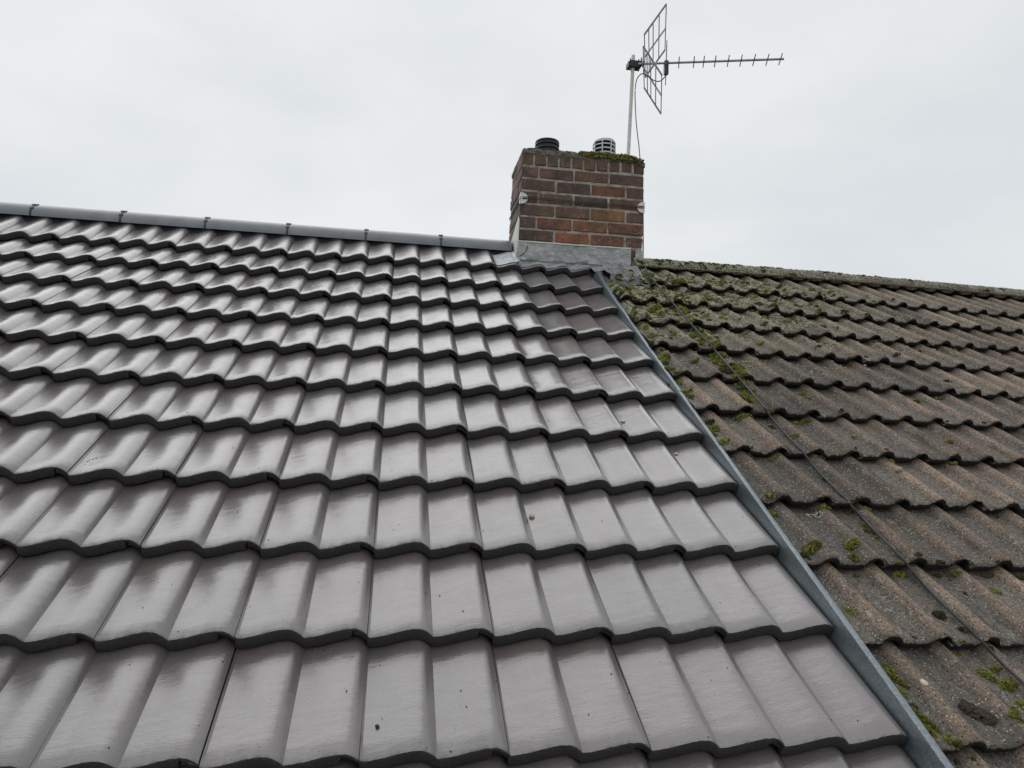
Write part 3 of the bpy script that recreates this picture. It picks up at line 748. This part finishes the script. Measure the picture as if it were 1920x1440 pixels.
P = [sum((P[min(max(i + k, 0), len(P) - 1)] for k in (-3, -2, -1, 0, 1, 2, 3)), Vector()) / 7 for i in range(len(P))]
P = P[::2]
P[0] = Vector((1.555, 2.86, 1.83))
top = [Vector((1.552, 2.9, 2.49)), Vector((1.55, 2.87, 2.3)), Vector((1.552, 2.86, 2.05))]
q = MB(); b_ = P[20].copy(); q.tube([p - b_ for p in smoothpath(top + P, 3)], .0042, 8)
o = q.build('cable', M_CABLE, None, True); o.location = b_
tag(o, 'thin grey aerial cable running down the old tiles from the chimney', 'cable')

# ------------------------------------------------------------------ MOSS, LICHEN, GRIT
ICO = bmesh.new(); bmesh.ops.create_icosphere(ICO, subdivisions=1, radius=1)
ICO_V = [v.co.copy() for v in ICO.verts]; ICO_F = [tuple(v.index for v in f.verts) for f in ICO.faces]; ICO.free()
def blob(q, c, r, sz, R3=None, mi=0):
    rot = Matrix.Rotation(rnd.random() * 6.28, 3, 'Z') @ Matrix.Rotation(rnd.random() * 6.28, 3, 'X')
    k = len(q.v)
    for v in ICO_V:
        w = rot @ v; w = Vector((w.x * r, w.y * r, w.z * r * sz)) * rnd.uniform(.8, 1.2); q.v.append(c + w)
    q.f += [(a + k, b_ + k, c_ + k) for a, b_, c_ in ICO_F]; q.m += [mi] * len(ICO_F)
def cushion(q, x, v, rx, ry, h, sf, br=.004, ang=0., fill=1.5, mi=0):   # dome of moss tufts standing on a roof surface
    n = int(max(6, fill * rx * ry / (br * br) * .9)); n = min(n, 800)
    for i in range(n):
        a = rnd.random() * 6.283; d_ = sqrt(rnd.random())
        wob = 1 + .25 * noise.noise((cos(a) * 1.5 + x * 40, sin(a) * 1.5, v * 40))
        u, w = d_ * cos(a) * rx * wob, d_ * sin(a) * ry * wob
        X = x + u * cos(ang) - w * sin(ang); Y = v + u * sin(ang) + w * cos(ang)
        top_ = h * (1 - d_ ** 2.4) + noise.noise((X * 90, Y * 90, 1)) * h * .25
        blob(q, Vector((X, Y, sf(X, Y) + max(top_, 0) - br * .3)), br * rnd.uniform(.7, 1.35), 1.15, None, mi)
        if top_ > br * 1.5: blob(q, Vector((X, Y, sf(X, Y) + top_ * .5)), br * 1.5, 1., None, mi)
def s_old(x, v): return surf_old(x, v)
def old_xy(px, py, n=-.02):
    L_ = on_plane(px, py, MOLD, n)
    for _ in range(5):
        L_ = on_plane(px, py, MOLD, surf_old(L_.x, L_.y) + .004)
    return L_.x, L_.y
# named cushions one can point at
CUSH = [
    (1595, 1022, .020, .021, .017, 0, M_MOSSY, 'round bright green moss cushion alone in a grey pan near the pale lichen ring', .0032),
    (1522, 1028, .030, .022, .016, .2, M_MOSS, 'wide olive moss cushion at a tile edge beside the metal strip', .0038),
    (1228, 582, .040, .030, .026, 0, M_MOSSY, 'big yellow-green moss cushion hanging over a tile edge below the chimney', .0048),
    (1672, 1272, .011, .046, .015, .55, M_MOSS, 'long narrow moss cushion against the metal strip, upper of the lowest two', .0032),
    (1722, 1345, .012, .056, .016, .5, M_MOSS, 'longest narrow moss cushion against the metal strip at the bottom', .0032),
    (1858, 1272, .012, .032, .014, .5, M_MOSSY, 'narrow yellow-green moss cushion along a roll near the right edge', .0032),
    (1888, 1286, .026, .020, .014, .4, M_MOSS, 'shaggy olive moss cushion under the cable at the lower right', .0032),
    (1779, 829, .018, .016, .013, 0, M_MOSS, 'lone dark green moss cushion in a pan at right, above the tan pebble', .0036),
    (1762, 1152, .018, .018, .012, 0, M_MOSSD, 'small dull green moss cushion beside the cable in the lower pans', .0034),
    (1594, 1062, .013, .022, .012, .4, M_MOSS, 'green moss tuft tucked under a tile edge below the bright round cushion', .0034),
    (1757, 1074, .012, .018, .011, .4, M_MOSSD, 'dark moss tuft on a roll foot just right of the cable', .0034),
    (1338, 803, .018, .024, .015, .3, M_MOSS, 'brown-green moss cushion by the strip beside a grey pan', .004),
    (1470, 1010, .012, .030, .012, .4, M_MOSS, 'ragged moss tuft squeezed between strip and roll above the wide cushion', .0036),
    (1302, 678, .020, .016, .012, 0, M_MOSS, 'flat round moss cushion in the pan by the strip, level with the strip joint', .0042),
]
for px, py, rx, ry, h, ang, m, lab, br in CUSH:
    x, v = old_xy(px, py); q = MB(); cushion(q, x, v, rx, ry, h, s_old, br * .72, ang, 1.3)
    o_ = Vector((x, v, surf_old(x, v))); q.v = [MOLD.to_3x3() @ (p - o_) for p in q.v]
    o = q.build('moss_cushion', m, None, True, 0); o.location = MOLD @ o_
    tag(o, lab, 'moss', 'moss cushions on the old roof')
# ground cover moss: groove below the cable, along the strip, along tile edges and thick at the top
q = MB()
def strew(px, py, rx, ry, h, br=.004, ang=0., fill=1.2):
    x, v = old_xy(px, py); cushion(q, x, v, rx, ry, h, s_old, br, ang, fill, rnd.choice((0, 0, 1, 2)))
groove = [(1262, 545), (1272, 560), (1284, 575), (1268, 572), (1290, 590), (1300, 618), (1312, 628), (1322, 640), (1340, 662), (1346, 672), (1352, 684), (1366, 694), (1378, 708), (1384, 716), (1392, 728), (1400, 738), (1404, 745)]
for px, py in groove * 3: strew(px + rnd.uniform(-7, 7), py + rnd.uniform(-6, 6), rnd.uniform(.014, .030), rnd.uniform(.02, .040), rnd.uniform(.007, .017), .0045, .2)
for i in range(34):                                                 # against the strip
    v = rnd.uniform(1.2, 3.0); x = .0272 * v - .045 + rnd.uniform(.0, .05); cushion(q, x, v, rnd.uniform(.008, .018), rnd.uniform(.014, .034), rnd.uniform(.006, .014), s_old, .0042, 0, 1.2, rnd.choice((0, 0, 1, 2)))
for i in range(46):                                                 # packed into the laps under the tile edges
    r = rnd.randint(2, 10); x = .03 + abs(rnd.gauss(0, 1)) * .55; v = r * GO - rnd.uniform(.006, .02)
    if x < 2.6 and v < 3.3: cushion(q, x, v, rnd.uniform(.016, .034), rnd.uniform(.007, .014), rnd.uniform(.006, .012), s_old, .0044, 0, 1.2, rnd.choice((0, 0, 1, 2, 2)))
for px, py in [(1230, 628), (1222, 640), (1238, 645), (1238, 668), (1246, 680), (1256, 690), (1250, 672), (1330, 790), (1336, 812), (1455, 985), (1462, 1000), (1478, 1020), (1572, 1150), (1580, 1158), (1592, 1145), (1662, 1255), (1690, 1298), (1710, 1325), (1740, 1370), (1448, 962), (1438, 945), (1510, 1040), (1770, 1410), (1782, 1418)]:
    strew(px, py, rnd.uniform(.008, .018), rnd.uniform(.012, .026), rnd.uniform(.006, .012), .0036, .4)
for px, py in [(1630, 997), (1640, 1005), (1620, 985), (1552, 902), (1540, 898), (1490, 820), (1478, 818), (1512, 788), (1516, 745), (1505, 738), (1720, 752), (1683, 662), (1790, 655), (1776, 714), (1600, 820), (1870, 1108), (1806, 1180), (1900, 1330), (1908, 1345), (1915, 1322), (1850, 1262), (1865, 1255), (1448, 800), (1444, 768), (1640, 560), (1510, 560)]:
    strew(px, py, rnd.uniform(.008, .016), rnd.uniform(.012, .022), rnd.uniform(.005, .011), .0036, .3)
for i in range(380):                                                # thick by the chimney, thinning down and to the right
    x = .02 + abs(rnd.gauss(0, 1)) * .75; v = 3.22 - abs(rnd.gauss(0, 1)) * .40
    if x > 3.2 or v < 1.2 or x < .0272 * v - .005 or v > 3.36: continue
    r_ = rnd.uniform(.007, .020)
    cushion(q, x, v, r_, r_ * rnd.uniform(.7, 1.4), r_ * rnd.uniform(.4, .75), s_old, .0048, rnd.random() * 3, 1.1, rnd.choice((0, 0, 1, 2, 2)))
for i in range(110):                                                # crumbs of moss at tile edges everywhere
    r = rnd.randint(-1, 9); v = r * GO + rnd.choice((-.012, -.03, .015, .2)) + rnd.uniform(-.01, .01); x = rnd.uniform(.02, 1.5 + .25 * max(r, 0))
    r_ = rnd.uniform(.004, .010); cushion(q, x, v, r_, r_ * 1.3, r_ * .6, s_old, .0032, 0, 1., rnd.choice((0, 2, 2)))
for i in range(60):                                                 # on the old ridge
    x = .33 + abs(rnd.gauss(0, 1)) * 1.1; a = rnd.uniform(.15, 1.6)
    if x > 4: continue
    for j in range(rnd.randint(4, 14)):
        p = oridge(x + rnd.gauss(0, .012), a + rnd.gauss(0, .08), 1.02); blob(q, p, rnd.uniform(.004, .0075), .9, None, rnd.choice((0, 2, 2)))
q.v = [MOLD @ p for p in q.v]
o = q.build('moss', [M_MOSS, M_MOSSY, M_MOSSD], None, True, 0); tag(o, 'green and brown moss growing in patches over the old roof', 'moss', kind='stuff')
q = MB()
for i in range(7000):
    x = .02 + abs(rnd.gauss(0, 1)) * .9; v = 3.26 - abs(rnd.gauss(0, 1)) * .55
    if x > 3.6 or v < .2 or x < .0272 * v - .005 or v > 3.38: continue
    blob(q, Vector((x, v, surf_old(x, v))), rnd.uniform(.003, .0085) * (1.5 if x < 1.1 and v > 2.2 and rnd.random() < .4 else 1), rnd.uniform(.3, .6))
for i in range(900):
    x = .31 + abs(rnd.gauss(0, 1)) * 1.5
    if x > 4.1: continue
    blob(q, oridge(x, rnd.uniform(.0, 1.8), 1.0), rnd.uniform(.003, .009), .6)
for i in range(380):
    v = rnd.uniform(-.4, 2.8); x = rnd.uniform(.03, 1.3 + .5 * max(0, v)); blob(q, Vector((x, v, surf_old(x, v))), rnd.uniform(.0015, .0038), .45)
q.v = [MOLD @ p for p in q.v]
tag(q.build('lichen', M_LICH, None, True, 0), 'pale crusty lichen specks scattered over the old roof', 'lichen', kind='stuff')
q = MB()                                                            # moss on the chimney cap
for i in range(760):
    x = rnd.gauss(1.32, .10); y = CY0 + abs(rnd.gauss(0, .035)) - .004
    if x < 1.1 or x > 1.525: continue
    p = cap(x, max(y, CY0))[0] + OFF; blob(q, Vector((p.x, y - .002, p.z + rnd.uniform(-.018, .014))), rnd.uniform(.005, .011), .9, None, rnd.choice((0, 0, 0, 1, 2)))
for i in range(160):
    x = rnd.uniform(CX0, CX1); y = CY0 + abs(rnd.gauss(0, .03)); p = cap(x, y)[0] + OFF; blob(q, Vector((p.x, y, p.z)), rnd.uniform(.003, .006), .7, None, 2)
M_MOSSO = moss_mat('moss_ochre', (.10, .085, .022), (.19, .165, .045), (.30, .25, .09))
tag(q.build('moss', [M_MOSSO, M_MOSS, M_MOSSD], None, True, 0), 'ochre moss growing over the front edge of the chimney cap', 'moss', kind='stuff')
# dark grit washed onto the new tiles
q = MB()
for i in range(400):
    v = rnd.uniform(-.4, 3.1); x = rnd.uniform(-1.2 - .35 * max(v, 0), 1.15); blob(q, Vector((x, v, surf_new(x, v) + .0005)), rnd.uniform(.0008, .0022), .6)
for cx_, cy_ in ((175, 862), (790, 620), (645, 905)):
    L_ = on_plane(cx_, cy_, MR, 0)
    for i in range(9): 
        x, v = L_.x + rnd.gauss(0, .012), L_.y + rnd.gauss(0, .016); blob(q, Vector((x, v, surf_new(x, v) + .0005)), rnd.uniform(.001, .003), .6)
q.v = [MR @ p for p in q.v]
tag(q.build('grit', M_GRIT, None), 'fine dark grit specks scattered over the new tiles', 'grit', kind='stuff')
# single bits
def bit(px, py, r, m, lab, cat, M=MR, sfn=surf_new, squash=.7, name='pebble'):
    L_ = on_plane(px, py, M, 0)
    for _ in range(5): L_ = on_plane(px, py, M, sfn(L_.x, L_.y) + r * .4)
    bm = bmesh.new(); bmesh.ops.create_icosphere(bm, subdivisions=3, radius=r); s_ = rnd.random() * 50
    for v_ in bm.verts:
        v_.co *= 1 + .22 * noise.noise(v_.co * (1.1 / r) + Vector((s_, 0, 0))); v_.co.x *= 1.25; v_.co.z *= squash
    me = bpy.data.meshes.new(name); bm.to_mesh(me); bm.free(); me.materials.append(m)
    me.polygons.foreach_set('use_smooth', [True] * len(me.polygons))
    o = bpy.data.objects.new(name, me); C.objects.link(o); o.matrix_world = M @ Matrix.Translation((L_.x, L_.y, sfn(L_.x, L_.y) + r * squash * .7)) @ Matrix.Rotation(rnd.random() * 3, 4, 'Z')
    tag(o, lab, cat, 'loose bits on the roofs'); return o
bit(997, 967, .0085, M_PEB, 'small pinkish pebble lying in the middle of the new roof', 'pebble')
bit(1168, 790, .007, M_PALE, 'pale yellowish chip against a tile roll of the new roof below the chimney', 'pebble')
bit(1268, 851, .006, M_PALE, 'tiny cream chip on the new tiles close to the metal strip', 'pebble')
bit(707, 1362, .004, M_GRIT, 'tiny black stone on a new tile at the bottom', 'pebble')
bit(1685, 881, .013, M_TAN, 'round tan pebble stuck on a roll of the old tiles', 'pebble', MOLD, surf_old, .75)
bit(1733, 1280, .008, M_PALE, 'pale seed-like chip beside the narrow moss cushion on the old roof', 'pebble', MOLD, surf_old, .5)
# curled slab of dead moss at lower right
x, v = old_xy(1832, 1338); q = MB()
ang = .55
for i in range(260):
    u = rnd.uniform(-1, 1); w = rnd.uniform(-1, 1) * sqrt(1 - u * u * .8)
    X = x + (w * .025) * cos(ang) + u * .036 * sin(ang); Y = v + w * .025 * sin(ang) - u * .036 * cos(ang)
    blob(q, Vector((X, Y, surf_old(X, Y) + .010 * (1 - w * w) + rnd.uniform(-.003, .003))), rnd.uniform(.003, .006), .8)
o_ = Vector((x, v, surf_old(x, v))); q.v = [MOLD.to_3x3() @ (p - o_) for p in q.v]
o = q.build('dead_moss', M_DEAD, None, True, 0); o.location = MOLD @ o_; tag(o, 'dark curled lump of dead moss in the lowest pan at right', 'moss')

# white lichen squiggle in the grey pan
x, v = old_xy(1530, 966); o_ = Vector((x, v, surf_old(x, v))); q = MB()
for cx_, cy_, r_, a0, a1 in ((-.012, .004, .012, .3, 4.2), (.008, -.003, .010, 2.2, 6.6), (.020, .004, .007, 0, 4.5), (-.022, .010, .006, 1, 5), (.002, .010, .007, 3, 7.5)):
    P_ = [Vector((cx_ + r_ * cos(a) * rnd.uniform(.85, 1.15), cy_ + r_ * .8 * sin(a) * rnd.uniform(.85, 1.15), 0)) for a in rng(a0, a1, 12)]
    for p in P_: p.z = surf_old(x + p.x, v + p.y) - o_.z + .001
    q.tube([MOLD.to_3x3() @ p for p in smoothpath(P_, 2)], .0014, 5)
M_WLICH = plain('white_lichen', (.50, .50, .44), .9, 0, 90, .3)
o = q.build('lichen_ring', M_WLICH, None, True); o.location = MOLD @ o_; tag(o, 'white squiggly lichen ring in a grey pan near the cable', 'lichen')
